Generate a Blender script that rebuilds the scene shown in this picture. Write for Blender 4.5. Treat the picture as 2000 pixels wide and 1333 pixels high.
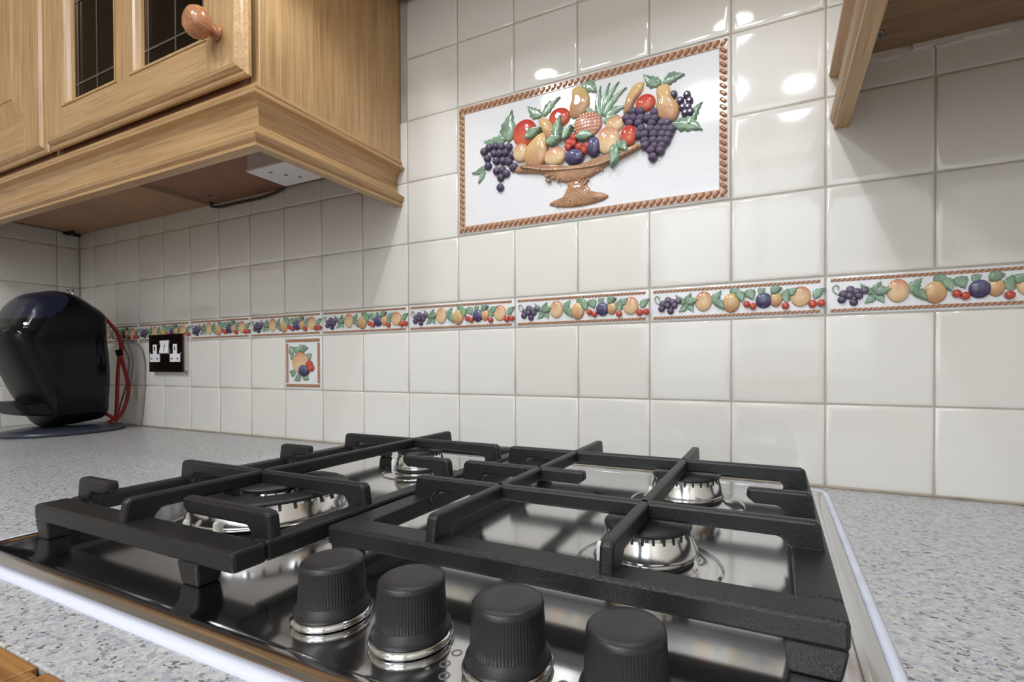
import bpy, bmesh, math, random
from mathutils import Vector, Matrix
random.seed(7)
for o in list(bpy.data.objects): bpy.data.objects.remove(o)
SC = bpy.context.scene
COL = SC.collection
# one unit U is the pitch of the wall tiles (108 mm); WT is the worktop level in that unit
U = 0.108
WT = -1.9447
BH = 0.444            # height of the fruit border row
TOPZ = 0.9            # worktop height above the floor in metres
def P(x, y, z): return Vector((x*U, y*U, (z-WT)*U+TOPZ))

# ------------------------------------------------------------------ camera
cam = bpy.data.objects.new('camera', bpy.data.cameras.new('camera'))
COL.objects.link(cam)
cam.data.sensor_width = 36
cam.data.lens = 936.54/2000*36
cam.data.shift_x = (1000-1088.48)/2000
cam.data.shift_y = (720.61-666.5)/2000
cam.data.clip_start = 0.02
yaw, pitch, roll = math.radians(24.3046), math.radians(-.5522), math.radians(.2157)
R = Matrix.Rotation(yaw, 3, 'Z') @ Matrix.Rotation(pitch, 3, 'X') @ Matrix.Rotation(roll, 3, 'Y')
cx_, cy_, cz_ = R @ Vector((1,0,0)), R @ Vector((0,1,0)), R @ Vector((0,0,1))
M4 = Matrix((( cx_.x, cz_.x, -cy_.x), (cx_.y, cz_.y, -cy_.y), (cx_.z, cz_.z, -cy_.z))).to_4x4()
M4.translation = P(5.4706, -6.1740, -0.5362)
cam.matrix_world = M4
SC.camera = cam

# ------------------------------------------------------------------ world, lights, exposure
SC.view_settings.view_transform = 'Standard'
SC.view_settings.look = 'None'
SC.view_settings.gamma = 1
SC.view_settings.use_curve_mapping = False
SC.view_settings.exposure = 0.0
w = bpy.data.worlds.new('world'); SC.world = w; w.use_nodes = True
w.node_tree.nodes['Background'].inputs[0].default_value = (.80, .86, 1, 1)
w.node_tree.nodes['Background'].inputs[1].default_value = .25
HOOD_W, CEIL_W = 3.05, 9.4
def area(name, loc, size, power, color, rot=(0,0,0), shape='DISK', size_y=None):
    l = bpy.data.lights.new(name, 'AREA'); l.shape = shape; l.size = size
    if size_y: l.size_y = size_y
    l.energy = power; l.color = color
    o = bpy.data.objects.new(name, l); COL.objects.link(o); o.location = loc; o.rotation_euler = rot
    return o
HOOD_LAMPS = [(1.23, -2.8), (4.82, -2.8)]
CEIL_LAMPS = [(2.7, -16.4), (6.6, -17.6), (-3.0, -14.0)]  # the last one is an added fill lamp, out of view
CEILZ = 2.4
CEIL_R = [1.1, .7, 1.1]
for hx, hy in HOOD_LAMPS:
    l = bpy.data.lights.new('hood_lamp_light', 'SPOT'); l.energy = HOOD_W; l.color = (.87, .93, 1)
    l.spot_size = math.radians(126); l.spot_blend = .55; l.shadow_soft_size = .006
    o = bpy.data.objects.new('hood_lamp_light', l); COL.objects.link(o); o.location = P(hx, hy, 5.27)
for i, (hx, hy) in enumerate(CEIL_LAMPS):
    p = P(hx, hy, 0); p.z = CEILZ-.075
    area('ceiling_lamp_light', p, CEIL_R[i]*2*U, CEIL_W*(1.2, .5, 1.3)[i], (.93, .97, 1))
p = P(4.5, -19.9, 0); p.z = 1.45
area('window_daylight', p, 1.1, 3, (.86, .92, 1), (math.radians(90), 0, 0), 'RECTANGLE', 1.0)

# ------------------------------------------------------------------ materials
MATS = {}
def nt(name):
    m = bpy.data.materials.new(name); m.use_nodes = True
    t = m.node_tree; b = t.nodes['Principled BSDF']
    return m, t, b
def mat(name, col, rough=.5, metal=0, coat=0, bump=0, bscale=200, var=0, vscale=30, spec=.5, coat_rough=.05, aniso=0):
    if name in MATS: return MATS[name]
    m, t, b = nt(name)
    b.inputs['Base Color'].default_value = (*col, 1)
    b.inputs['Roughness'].default_value = rough
    b.inputs['Metallic'].default_value = metal
    b.inputs['Coat Weight'].default_value = coat
    b.inputs['Coat Roughness'].default_value = coat_rough
    b.inputs['Specular IOR Level'].default_value = spec
    b.inputs['Anisotropic'].default_value = aniso
    tc = t.nodes.new('ShaderNodeTexCoord')
    if var:
        n = t.nodes.new('ShaderNodeTexNoise'); n.inputs['Scale'].default_value = vscale; n.inputs['Detail'].default_value = 4
        t.links.new(tc.outputs['Object'], n.inputs['Vector'])
        mr = t.nodes.new('ShaderNodeMapRange'); mr.inputs[1].default_value = .3; mr.inputs[2].default_value = .7
        mr.inputs[3].default_value = 1-var; mr.inputs[4].default_value = 1+var
        t.links.new(n.outputs[0], mr.inputs[0])
        mx = t.nodes.new('ShaderNodeVectorMath'); mx.operation = 'SCALE'; mx.inputs[0].default_value = col
        t.links.new(mr.outputs[0], mx.inputs['Scale']); t.links.new(mx.outputs[0], b.inputs['Base Color'])
    if bump:
        n = t.nodes.new('ShaderNodeTexNoise'); n.inputs['Scale'].default_value = bscale; n.inputs['Detail'].default_value = 3
        t.links.new(tc.outputs['Object'], n.inputs['Vector'])
        bp = t.nodes.new('ShaderNodeBump'); bp.inputs['Strength'].default_value = bump; bp.inputs['Distance'].default_value = .0005
        t.links.new(n.outputs[0], bp.inputs['Height']); t.links.new(bp.outputs[0], b.inputs['Normal'])
    MATS[name] = m
    return m
def ramp(t, stops):
    r = t.nodes.new('ShaderNodeValToRGB'); e = r.color_ramp.elements
    while len(e) < len(stops): e.new(.5)
    for q, (pos, c) in zip(e, stops): q.position = pos; q.color = (*c, 1)
    return r
def oak(name, axis, dark, light, rough=.38):
    if name in MATS: return MATS[name]
    m, t, b = nt(name)
    tc = t.nodes.new('ShaderNodeTexCoord'); mp = t.nodes.new('ShaderNodeMapping')
    s = [60, 60, 60]; s[axis] = 3
    mp.inputs['Scale'].default_value = s
    t.links.new(tc.outputs['Object'], mp.inputs[0])
    n = t.nodes.new('ShaderNodeTexNoise'); n.inputs['Scale'].default_value = 1.6; n.inputs['Detail'].default_value = 6; n.inputs['Distortion'].default_value = .6
    t.links.new(mp.outputs[0], n.inputs['Vector'])
    r = ramp(t, [(.32, dark), (.68, light)]); t.links.new(n.outputs[0], r.inputs[0])
    mp2 = t.nodes.new('ShaderNodeMapping'); s2 = [420, 420, 420]; s2[axis] = 12; mp2.inputs['Scale'].default_value = s2
    t.links.new(tc.outputs['Object'], mp2.inputs[0])
    n2 = t.nodes.new('ShaderNodeTexNoise'); n2.inputs['Scale'].default_value = 1; n2.inputs['Detail'].default_value = 2
    t.links.new(mp2.outputs[0], n2.inputs['Vector'])
    r2 = ramp(t, [(.36, (.62, .56, .5)), (.52, (1, 1, 1))]); t.links.new(n2.outputs[0], r2.inputs[0])
    mx = t.nodes.new('ShaderNodeMix'); mx.data_type = 'RGBA'; mx.blend_type = 'MULTIPLY'; mx.inputs[0].default_value = .55
    t.links.new(r.outputs[0], mx.inputs[6]); t.links.new(r2.outputs[0], mx.inputs[7])
    t.links.new(mx.outputs[2], b.inputs['Base Color'])
    b.inputs['Roughness'].default_value = rough
    b.inputs['Coat Weight'].default_value = .25; b.inputs['Coat Roughness'].default_value = .25
    bp = t.nodes.new('ShaderNodeBump'); bp.inputs['Strength'].default_value = .25; bp.inputs['Distance'].default_value = .0004
    t.links.new(n2.outputs[0], bp.inputs['Height']); t.links.new(bp.outputs[0], b.inputs['Normal'])
    MATS[name] = m
    return m
OD, OL = (.44, .26, .115), (.56, .36, .175)
def oakx(): return oak('oak_grain_x', 0, OD, OL)
def oaky(): return oak('oak_grain_y', 1, OD, OL)
def oakz(): return oak('oak_grain_z', 2, OD, OL)
def grad(name, c1, c2, axis=2, lo=.3, hi=.75):
    if name in MATS: return MATS[name]
    m, t, b = nt(name)
    tc = t.nodes.new('ShaderNodeTexCoord'); sp = t.nodes.new('ShaderNodeSeparateXYZ')
    n = t.nodes.new('ShaderNodeTexNoise'); n.inputs['Scale'].default_value = 2.2
    t.links.new(tc.outputs['Generated'], n.inputs['Vector'])
    t.links.new(tc.outputs['Generated'], sp.inputs[0])
    a = t.nodes.new('ShaderNodeMath'); a.operation = 'MULTIPLY_ADD'; a.inputs[1].default_value = .5; 
    t.links.new(n.outputs[0], a.inputs[0]); t.links.new(sp.outputs[axis], a.inputs[2])
    r = ramp(t, [(lo, c1), (hi, c2)])
    s = t.nodes.new('ShaderNodeMath'); s.operation = 'SUBTRACT'; s.inputs[1].default_value = .25
    t.links.new(a.outputs[0], s.inputs[0]); t.links.new(s.outputs[0], r.inputs[0])
    t.links.new(r.outputs[0], b.inputs['Base Color'])
    b.inputs['Roughness'].default_value = .12
    MATS[name] = m
    return m
def glaze():
    if 'glaze' in MATS: return MATS['glaze']
    m, t, b = nt('cream_glaze')
    tc = t.nodes.new('ShaderNodeTexCoord'); oi = t.nodes.new('ShaderNodeObjectInfo')
    r = ramp(t, [(0, (.70, .675, .635)), (1, (.735, .715, .68))]); t.links.new(oi.outputs['Random'], r.inputs[0])
    t.links.new(r.outputs[0], b.inputs['Base Color'])
    b.inputs['Roughness'].default_value = .07
    n = t.nodes.new('ShaderNodeTexNoise'); n.inputs['Scale'].default_value = 14; n.inputs['Detail'].default_value = 1
    t.links.new(tc.outputs['Object'], n.inputs['Vector'])
    bp = t.nodes.new('ShaderNodeBump'); bp.inputs['Strength'].default_value = .05; bp.inputs['Distance'].default_value = .004
    t.links.new(n.outputs[0], bp.inputs['Height']); t.links.new(bp.outputs[0], b.inputs['Normal'])
    MATS['glaze'] = m
    return m
def laminate():
    m, t, b = nt('speckled_laminate')
    tc = t.nodes.new('ShaderNodeTexCoord')
    mp = t.nodes.new('ShaderNodeMapping'); mp.inputs['Scale'].default_value = (1, 1.5, 1); mp.inputs['Rotation'].default_value = (0, 0, .6)
    n0 = t.nodes.new('ShaderNodeTexNoise'); n0.inputs['Scale'].default_value = 260; n0.inputs['Detail'].default_value = 1
    t.links.new(tc.outputs['Object'], mp.inputs[0]); t.links.new(mp.outputs[0], n0.inputs['Vector'])
    va = t.nodes.new('ShaderNodeVectorMath'); va.operation = 'MULTIPLY_ADD'; va.inputs[1].default_value = (.006, .006, .006)
    t.links.new(n0.outputs['Color'], va.inputs[0]); t.links.new(mp.outputs[0], va.inputs[2])
    v = t.nodes.new('ShaderNodeTexVoronoi'); v.inputs['Scale'].default_value = 430
    t.links.new(va.outputs[0], v.inputs['Vector'])
    sp = t.nodes.new('ShaderNodeSeparateColor'); t.links.new(v.outputs['Color'], sp.inputs[0])
    r = ramp(t, [(.0, (.14, .14, .15)), (.035, (.27, .27, .29)), (.10, (.40, .41, .44)), (.22, (.46, .465, .485)), (.55, (.515, .52, .535)), (.80, (.50, .485, .455)), (.88, (.57, .57, .585))])
    r.color_ramp.interpolation = 'CONSTANT'
    t.links.new(sp.outputs[0], r.inputs[0])
    n = t.nodes.new('ShaderNodeTexNoise'); n.inputs['Scale'].default_value = 150; n.inputs['Detail'].default_value = 3
    t.links.new(tc.outputs['Object'], n.inputs['Vector'])
    r2 = ramp(t, [(.36, (.74, .75, .80)), (.5, (1, 1, 1)), (.64, (1, .97, .90))]); t.links.new(n.outputs[0], r2.inputs[0])
    mx = t.nodes.new('ShaderNodeMix'); mx.data_type = 'RGBA'; mx.blend_type = 'MULTIPLY'; mx.inputs[0].default_value = 1
    t.links.new(r.outputs[0], mx.inputs[6]); t.links.new(r2.outputs[0], mx.inputs[7])
    t.links.new(mx.outputs[2], b.inputs['Base Color'])
    b.inputs['Roughness'].default_value = .32
    return m
def steel(name, col=(.62, .62, .63), rough=.16, axis=0, bumpy=.05):
    if name in MATS: return MATS[name]
    m, t, b = nt(name)
    b.inputs['Base Color'].default_value = (*col, 1); b.inputs['Metallic'].default_value = 1
    tc = t.nodes.new('ShaderNodeTexCoord'); mp = t.nodes.new('ShaderNodeMapping'); s = [1600, 1600, 1600]; s[axis] = 18
    mp.inputs['Scale'].default_value = s; t.links.new(tc.outputs['Object'], mp.inputs[0])
    n = t.nodes.new('ShaderNodeTexNoise'); n.inputs['Scale'].default_value = 1; t.links.new(mp.outputs[0], n.inputs['Vector'])
    mr = t.nodes.new('ShaderNodeMapRange'); mr.inputs[3].default_value = rough*.8; mr.inputs[4].default_value = rough*1.3
    t.links.new(n.outputs[0], mr.inputs[0]); t.links.new(mr.outputs[0], b.inputs['Roughness'])
    bp = t.nodes.new('ShaderNodeBump'); bp.inputs['Strength'].default_value = bumpy; bp.inputs['Distance'].default_value = .0002
    t.links.new(n.outputs[0], bp.inputs['Height']); t.links.new(bp.outputs[0], b.inputs['Normal'])
    MATS[name] = m
    return m
def glassmat():
    m, t, b = nt('smoked_glass')
    out = t.nodes['Material Output']
    tr = t.nodes.new('ShaderNodeBsdfTransparent'); tr.inputs[0].default_value = (.34, .26, .19, 1)
    gl = t.nodes.new('ShaderNodeBsdfGlossy'); gl.inputs['Roughness'].default_value = .06; gl.inputs[0].default_value = (.7, .55, .42, 1)
    fr = t.nodes.new('ShaderNodeFresnel'); fr.inputs[0].default_value = 1.28
    mx = t.nodes.new('ShaderNodeMixShader')
    t.links.new(fr.outputs[0], mx.inputs[0]); t.links.new(tr.outputs[0], mx.inputs[1]); t.links.new(gl.outputs[0], mx.inputs[2])
    t.links.new(mx.outputs[0], out.inputs[0])
    return m
def emit(name, col, s):
    m, t, b = nt(name)
    b.inputs['Base Color'].default_value = (.8, .8, .8, 1)
    b.inputs['Emission Color'].default_value = (*col, 1); b.inputs['Emission Strength'].default_value = s
    return m

# ------------------------------------------------------------------ builders (all shapes are given in tile units)
WL = {}
class MB:
    def __init__(s): s.v = []; s.f = []; s.m = []; s.sm = []
    def add(s, vs, fs, mi=0, smooth=False):
        k = len(s.v); s.v += [tuple(q) for q in vs]
        for f in fs: s.f.append([i+k for i in f]); s.m.append(mi); s.sm.append(smooth)
        return s
    def box(s, x0, x1, y0, y1, z0, z1, mi=0):
        x0, x1 = sorted((x0, x1)); y0, y1 = sorted((y0, y1)); z0, z1 = sorted((z0, z1))
        return s.add([(x, y, z) for z in (z0, z1) for y in (y0, y1) for x in (x0, x1)],
            [(0,2,3,1), (4,5,7,6), (0,1,5,4), (2,6,7,3), (0,4,6,2), (1,3,7,5)], mi)
    def prism(s, pts, fn, a, b, mi=0, smooth=False):
        # pts: 2D outline, fn(u, v, t) -> xyz, swept from t=a to t=b
        n = len(pts)
        vs = [fn(u, v, a) for u, v in pts]+[fn(u, v, b) for u, v in pts]
        fs = [(i, (i+1) % n, n+(i+1) % n, n+i) for i in range(n)]
        s.add(vs, fs, mi, smooth); k = len(s.v)-2*n
        s.f += [[k+i for i in range(n)][::-1], [k+n+i for i in range(n)]]; s.m += [mi, mi]; s.sm += [False, False]
        return s
    def rings(s, rs, mi=0, smooth=True, cap0=True, cap1=True, close=True):
        n = len(rs[0]); vs = [q for r in rs for q in r]; fs = []
        for j in range(len(rs)-1):
            for i in range(n if close else n-1):
                fs.append((j*n+i, j*n+(i+1) % n, (j+1)*n+(i+1) % n, (j+1)*n+i))
        s.add(vs, fs, mi, smooth); k = len(s.v)-len(vs)
        if cap0: s.f.append([k+i for i in range(n)][::-1]); s.m.append(mi); s.sm.append(False)
        if cap1: s.f.append([k+(len(rs)-1)*n+i for i in range(n)]); s.m.append(mi); s.sm.append(False)
        return s
    def lathe(s, c, prof, n=48, mi=0, smooth=True, cap0=True, cap1=True, rf=None, axis='z'):
        rs = []
        for r, h in prof:
            ring = []
            for i in range(n):
                a = 2*math.pi*i/n; rr = r*(rf(a, r, h) if rf else 1)
                if axis == 'z': ring.append((c[0]+rr*math.cos(a), c[1]+rr*math.sin(a), c[2]+h))
                elif axis == '-y': ring.append((c[0]+rr*math.cos(a), c[1]-h, c[2]+rr*math.sin(a)))
                elif axis == 'x': ring.append((c[0]+h, c[1]+rr*math.cos(a), c[2]+rr*math.sin(a)))
            rs.append(ring)
        return s.rings(rs, mi, smooth, cap0, cap1)
    def tube(s, pts, r, n=10, mi=0, sub=4):
        pts = [Vector(q) for q in pts]
        if sub > 1 and len(pts) > 2:
            out = []
            for i in range(len(pts)-1):
                p0 = pts[max(i-1, 0)]; p1 = pts[i]; p2 = pts[i+1]; p3 = pts[min(i+2, len(pts)-1)]
                for k in range(sub):
                    t = k/sub
                    out.append(.5*((2*p1)+(p2-p0)*t+(2*p0-5*p1+4*p2-p3)*t*t+(3*p1-p0-3*p2+p3)*t**3))
            out.append(pts[-1]); pts = out
        rs = []; up = Vector((0.13, .2, 1)).normalized()
        for i, q in enumerate(pts):
            d = (pts[min(i+1, len(pts)-1)]-pts[max(i-1, 0)]).normalized()
            a = d.cross(up)
            if a.length < .05: a = d.cross(Vector((1, 0, 0)))
            a.normalize(); b = a.cross(d)
            rs.append([tuple(q+r*(math.cos(t)*a+math.sin(t)*b)) for t in [2*math.pi*k/n for k in range(n)]])
        return s.rings(rs, mi)
    def dome(s, out, h, base=0.0, y=0.0, mi=0, levels=(1, .93, .78, .55, .28)):
        # glazed relief: outline in (x, z) raised towards -y
        cx = sum(q[0] for q in out)/len(out); cz = sum(q[1] for q in out)/len(out)
        rs = [[(q[0], y, q[1]) for q in out]]
        for k in levels: rs.append([(cx+(q[0]-cx)*k, y-base-h*math.sqrt(max(0, 1-k*k)), cz+(q[1]-cz)*k) for q in out])
        return s.rings(rs, mi)
    def mesh(s, name, mats, org=(0, 0, 0), unit=True):
        me = bpy.data.meshes.new(name)
        o = P(*org)
        me.from_pydata([(P(*q)-o) if unit else q for q in s.v], [], s.f)
        for m in (mats if isinstance(mats, (list, tuple)) else [mats]): me.materials.append(m)
        me.polygons.foreach_set('material_index', s.m)
        me.polygons.foreach_set('use_smooth', s.sm)
        bm = bmesh.new(); bm.from_mesh(me); bmesh.ops.recalc_face_normals(bm, faces=bm.faces); bm.to_mesh(me); bm.free()
        me.update()
        return me
    def build(s, name, mats, parent=None, org=None, bevel=0, seg=2, label=None, smooth=None):
        par = WL.get(parent.name) if parent else None
        if org is None: org = par if par is not None else (0, 0, WT)
        me = s.mesh(name, mats, org)
        o = bpy.data.objects.new(name, me); COL.objects.link(o)
        o.location = P(*org) if parent is None else P(*org)-P(*par)
        if parent: o.parent = parent
        WL[o.name] = org
        if bevel:
            md = o.modifiers.new('bevel', 'BEVEL'); md.width = bevel*U; md.segments = seg; md.limit_method = 'ANGLE'; md.angle_limit = math.radians(40)
            md.harden_normals = False
        if smooth: me.shade_smooth() if False else None
        if label: o['label'] = label
        return o
def thing(name, label, cat, org, group=None):
    o = bpy.data.objects.new(name, None); COL.objects.link(o); o.location = P(*org); o.empty_display_size = .02
    WL[o.name] = org; o['label'] = label; o['category'] = cat
    if group: o['group'] = group
    return o
def tag(o, label, cat, group=None):
    o['label'] = label; o['category'] = cat
    if group: o['group'] = group
    return o
def struct(o): o['kind'] = 'structure'; return o
def inst(me, name, parent, loc_units, rot=(0, 0, 0)):
    o = bpy.data.objects.new(name, me); COL.objects.link(o); o.parent = parent
    o.location = P(*loc_units)-P(*WL[parent.name]); o.rotation_euler = rot; WL[o.name] = loc_units
    return o
def ellipse(x, z, rx, rz, n=20, rot=0):
    out = []
    for i in range(n):
        a = 2*math.pi*i/n; u, v = rx*math.cos(a), rz*math.sin(a)
        out.append((x+u*math.cos(rot)-v*math.sin(rot), z+u*math.sin(rot)+v*math.cos(rot)))
    return out
def smooth_out(pts, k=3):
    n = len(pts); out = []
    for i in range(n):
        p0, p1, p2, p3 = pts[i-1], pts[i], pts[(i+1) % n], pts[(i+2) % n]
        for j in range(k):
            t = j/k
            out.append(tuple(.5*((2*p1[d])+(p2[d]-p0[d])*t+(2*p0[d]-5*p1[d]+4*p2[d]-p3[d])*t*t+(3*p1[d]-p0[d]-3*p2[d]+p3[d])*t**3) for d in (0, 1)))
    return out
def leaf_mb(mb, a, b, wd, base=.01, h=.02, y=0, mi=0, teeth=True):
    ax, az = a; bx, bz = b; L = math.hypot(bx-ax, bz-az); dx, dz = (bx-ax)/L, (bz-az)/L
    N = 9; left = []; right = []; mid = []
    for i in range(N+1):
        t = i/N; wv = wd*math.sin(math.pi*min(1, t*1.0)**.75)*(1-.25*t)
        if teeth and 0 < i < N: wv *= 1.12 if i % 2 else .86
        px, pz = ax+dx*L*t, az+dz*L*t; cv = .1*L*math.sin(math.pi*t)
        px -= dz*cv; pz += dx*cv
        left.append((px-dz*wv, pz+dx*wv)); right.append((px+dz*wv, pz-dx*wv)); mid.append((px, pz))
    rs = []
    for i in range(N+1):
        l, r, m = left[i], right[i], mid[i]
        q = lambda c, e, k: ((c[0]*(1-k)+e[0]*k), (c[1]*(1-k)+e[1]*k))
        l5, r5 = q(m, l, .5), q(m, r, .5)
        rs.append([(l[0], y, l[1]), (l[0], y-base, l[1]), (l5[0], y-base-h, l5[1]), (m[0], y-base-h*.35, m[1]), (r5[0], y-base-h, r5[1]), (r[0], y-base, r[1]), (r[0], y, r[1])])
    mb.rings(rs, mi, True, False, False, close=False)
    return mb
def rect_rings(mb, x0, x1, z0, z1, prof, mi=0, smooth=False, cap=False, fn=None):
    # mitred moulding round a rectangle: prof = [(inset, y)]
    fn = fn or (lambda x, y, z: (x, y, z))
    rs = [[fn(x0+i, y, z0+i), fn(x1-i, y, z0+i), fn(x1-i, y, z1-i), fn(x0+i, y, z1-i)] for i, y in prof]
    return mb.rings(rs, mi, smooth, False, cap)

# ------------------------------------------------------------------ measured outlines (tile units)
MURAL = {"corners":[[0.991,3.465],[4.979,3.377],[4.988,1.467],[1.023,1.508]],"apple":[[2.189,2.804,0.203,0.195],[2.739,2.913,0.166,0.133],[3.957,2.834,0.134,0.115],[3.737,2.451,0.11,0.134]],"peach":[[2.133,2.529,0.13,0.134],[2.673,2.372,0.167,0.129],[3.452,2.452,0.165,0.187],[3.545,2.653,0.136,0.11]],"pears":[[[2.187,2.459],[2.228,2.571],[2.363,2.687],[2.442,2.73],[2.52,2.726],[2.551,2.627],[2.558,2.486],[2.532,2.351],[2.44,2.268],[2.334,2.272],[2.227,2.333]],[[2.417,2.935],[2.482,2.949],[2.573,2.914],[2.65,2.816],[2.713,2.711],[2.705,2.597],[2.597,2.606],[2.507,2.706],[2.448,2.823]],[[2.928,3.237],[3.002,3.282],[3.099,3.246],[3.183,3.109],[3.171,2.955],[3.049,2.847],[2.902,2.878],[2.89,3.018],[2.928,3.123]],[[3.659,2.803],[3.704,2.967],[3.794,3.097],[3.882,3.129],[3.939,3.105],[3.914,3.004],[3.837,2.915],[3.749,2.784],[3.681,2.755]],[[4.097,2.96],[4.15,3.015],[4.245,3.005],[4.276,2.929],[4.317,2.805],[4.373,2.73],[4.385,2.623],[4.327,2.532],[4.223,2.544],[4.129,2.616],[4.093,2.729],[4.114,2.851]]],"pine":[3.158,2.723,0.209,0.174],"crown":[[[3.348,2.783],[3.267,3.068],[3.35,3.203]],[[3.372,2.8],[3.454,3.002],[3.603,3.197]],[[3.383,2.786],[3.546,2.938],[3.705,3.097]],[[3.407,2.77],[3.568,2.823],[3.715,2.856]],[[3.407,2.748],[3.545,2.708],[3.636,2.721]],[[3.337,2.785],[3.218,2.9],[3.099,3.039]],[[3.372,2.811],[3.407,3.013],[3.478,3.217]],[[3.383,2.731],[3.476,2.668],[3.545,2.653]]],"g1":[[1.498,2.658,0.064,0.054],[1.586,2.703,0.063,0.055],[1.701,2.706,0.063,0.054],[1.801,2.675,0.062,0.054],[1.927,2.651,0.061,0.054],[1.556,2.548,0.064,0.055],[1.672,2.601,0.063,0.054],[1.772,2.583,0.062,0.054],[1.871,2.577,0.061,0.053],[1.982,2.52,0.061,0.053],[1.714,2.483,0.063,0.054],[1.828,2.463,0.062,0.054],[1.926,2.434,0.061,0.053],[2.023,2.345,0.06,0.053],[1.57,2.435,0.063,0.054],[1.713,2.336,0.063,0.054],[1.813,2.332,0.062,0.053],[1.883,2.271,0.062,0.054],[1.995,2.337,0.061,0.053],[1.784,2.227,0.062,0.054],[1.778,2.081,0.062,0.054]],"g2":[[3.793,2.752,0.059,0.059],[3.892,2.731,0.059,0.058],[4.076,2.68,0.057,0.057],[3.704,2.685,0.06,0.059],[3.793,2.666,0.059,0.058],[3.892,2.645,0.059,0.058],[3.99,2.625,0.058,0.057],[4.075,2.606,0.058,0.057],[3.748,2.611,0.06,0.058],[3.87,2.586,0.059,0.058],[4.043,2.55,0.058,0.057],[4.171,2.523,0.056,0.057],[4.234,2.51,0.056,0.056],[3.902,2.504,0.059,0.058],[4.022,2.48,0.057,0.057],[4.118,2.46,0.057,0.057],[4.213,2.441,0.056,0.057],[4.286,2.426,0.056,0.056],[3.869,2.436,0.059,0.057],[3.946,2.42,0.058,0.058],[4.064,2.397,0.058,0.057],[4.171,2.376,0.056,0.057],[4.254,2.359,0.056,0.057],[3.946,2.346,0.058,0.057],[4.054,2.325,0.057,0.057],[4.149,2.306,0.057,0.057],[4.223,2.292,0.056,0.057],[3.956,2.28,0.059,0.057],[4.075,2.257,0.057,0.057],[4.17,2.239,0.057,0.057],[4.032,2.202,0.058,0.057],[4.149,2.18,0.057,0.057],[4.053,2.113,0.058,0.057]],"g3":[[4.317,2.857,0.048,0.047],[4.399,2.765,0.047,0.048],[4.481,2.819,0.046,0.047],[4.511,2.74,0.046,0.047],[4.43,2.676,0.047,0.047],[4.491,2.662,0.046,0.047],[4.521,2.594,0.046,0.047],[4.46,2.597,0.047,0.047]],"plum":[[2.974,2.306,0.132,0.107],[3.253,2.39,0.089,0.139]],"berry":[[2.901,2.514,0.052,0.047],[2.975,2.568,0.052,0.047],[3.048,2.429,0.051,0.047],[3.121,2.37,0.05,0.047],[3.169,2.417,0.05,0.047],[2.888,2.452,0.052,0.048],[2.962,2.49,0.052,0.048]],"bowl":[[2.023,2.316],[2.146,2.347],[2.518,2.241],[2.924,2.185],[3.287,2.172],[3.589,2.229],[3.88,2.322],[3.893,2.264],[3.589,2.163],[3.428,2.121],[3.311,2.057],[3.119,1.987],[2.849,1.985],[2.621,2.075],[2.439,2.179],[2.063,2.249]],"stem":[[2.849,2.008],[3.168,1.991],[3.131,1.929],[3.179,1.865],[3.203,1.821],[3.357,1.771],[3.45,1.724],[3.38,1.668],[3.118,1.633],[2.822,1.645],[2.581,1.708],[2.62,1.754],[2.773,1.79],[2.836,1.884],[2.861,1.949]],"leaf":[[[1.914,2.727],[1.986,3.182],0.17],[[1.872,2.783],[1.493,2.82],0.13],[[2.464,2.991],[2.237,3.186],0.1],[[2.482,2.987],[2.753,3.198],0.09],[[2.229,2.701],[2.489,2.791],0.09],[[2.559,2.567],[2.801,2.602],0.1],[[2.713,2.584],[2.79,2.902],0.09],[[2.813,2.565],[2.956,2.73],0.07],[[2.927,2.862],[3.135,3.031],0.1],[[3.075,3.292],[3.29,3.129],0.11],[[3.012,2.56],[3.277,2.52],0.09],[[3.549,2.357],[3.497,2.07],0.1],[[3.59,2.382],[3.729,2.225],0.08],[[4.161,3.034],[3.926,3.219],0.1],[[4.178,3.042],[4.455,3.082],0.1],[[4.307,2.495],[4.67,2.348],0.13],[[4.491,2.456],[4.67,2.693],0.1],[[1.541,2.452],[1.273,2.373],0.07],[[1.467,2.44],[1.392,2.203],0.07]]}
BORD = {"c":[[2.04,0.46],[4.033,0.438],[4.032,-0.029],[2.037,-0.002]],"grape":[[2.239,0.275,0.043,0.041],[2.299,0.249,0.042,0.04],[2.372,0.257,0.042,0.04],[2.172,0.231,0.043,0.041],[2.232,0.205,0.043,0.04],[2.319,0.2,0.042,0.041],[2.158,0.166,0.043,0.041],[2.272,0.132,0.042,0.04]],"leaf":[[[2.463,0.217],[2.333,0.341],0.06],[[2.476,0.216],[2.529,0.348],0.06],[[2.476,0.216],[2.618,0.256],0.07],[[2.476,0.205],[2.554,0.108],0.06],[[2.463,0.205],[2.371,0.116],0.06],[[2.795,0.189],[2.889,0.356],0.08],[[2.808,0.235],[2.919,0.115],0.07],[[2.981,0.351],[3.115,0.298],0.08],[[3.066,0.334],[3.126,0.196],0.08],[[3.169,0.34],[3.245,0.213],0.09],[[3.305,0.287],[3.381,0.349],0.06],[[3.433,0.291],[3.559,0.339],0.08],[[3.604,0.173],[3.616,0.335],0.08],[[3.638,0.247],[3.717,0.329],0.07],[[3.882,0.196],[4.003,0.312],0.07]],"peach":[[2.676,0.224,0.103,0.136],[3.75,0.219,0.108,0.128]],"pear":[[2.999,0.185,0.099,0.127]],"apricot":[[3.49,0.2,0.069,0.097]],"plum":[[3.361,0.196,0.09,0.101]],"cherry":[[3.174,0.171,0.038,0.041],[3.245,0.143,0.04,0.041],[3.593,0.129,0.042,0.04],[3.871,0.136,0.045,0.045],[3.957,0.142,0.039,0.043]],"rope":[[[2.071,0.404],[4.012,0.407]],[[2.069,0.038],[4.011,0.046]]]}
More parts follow.
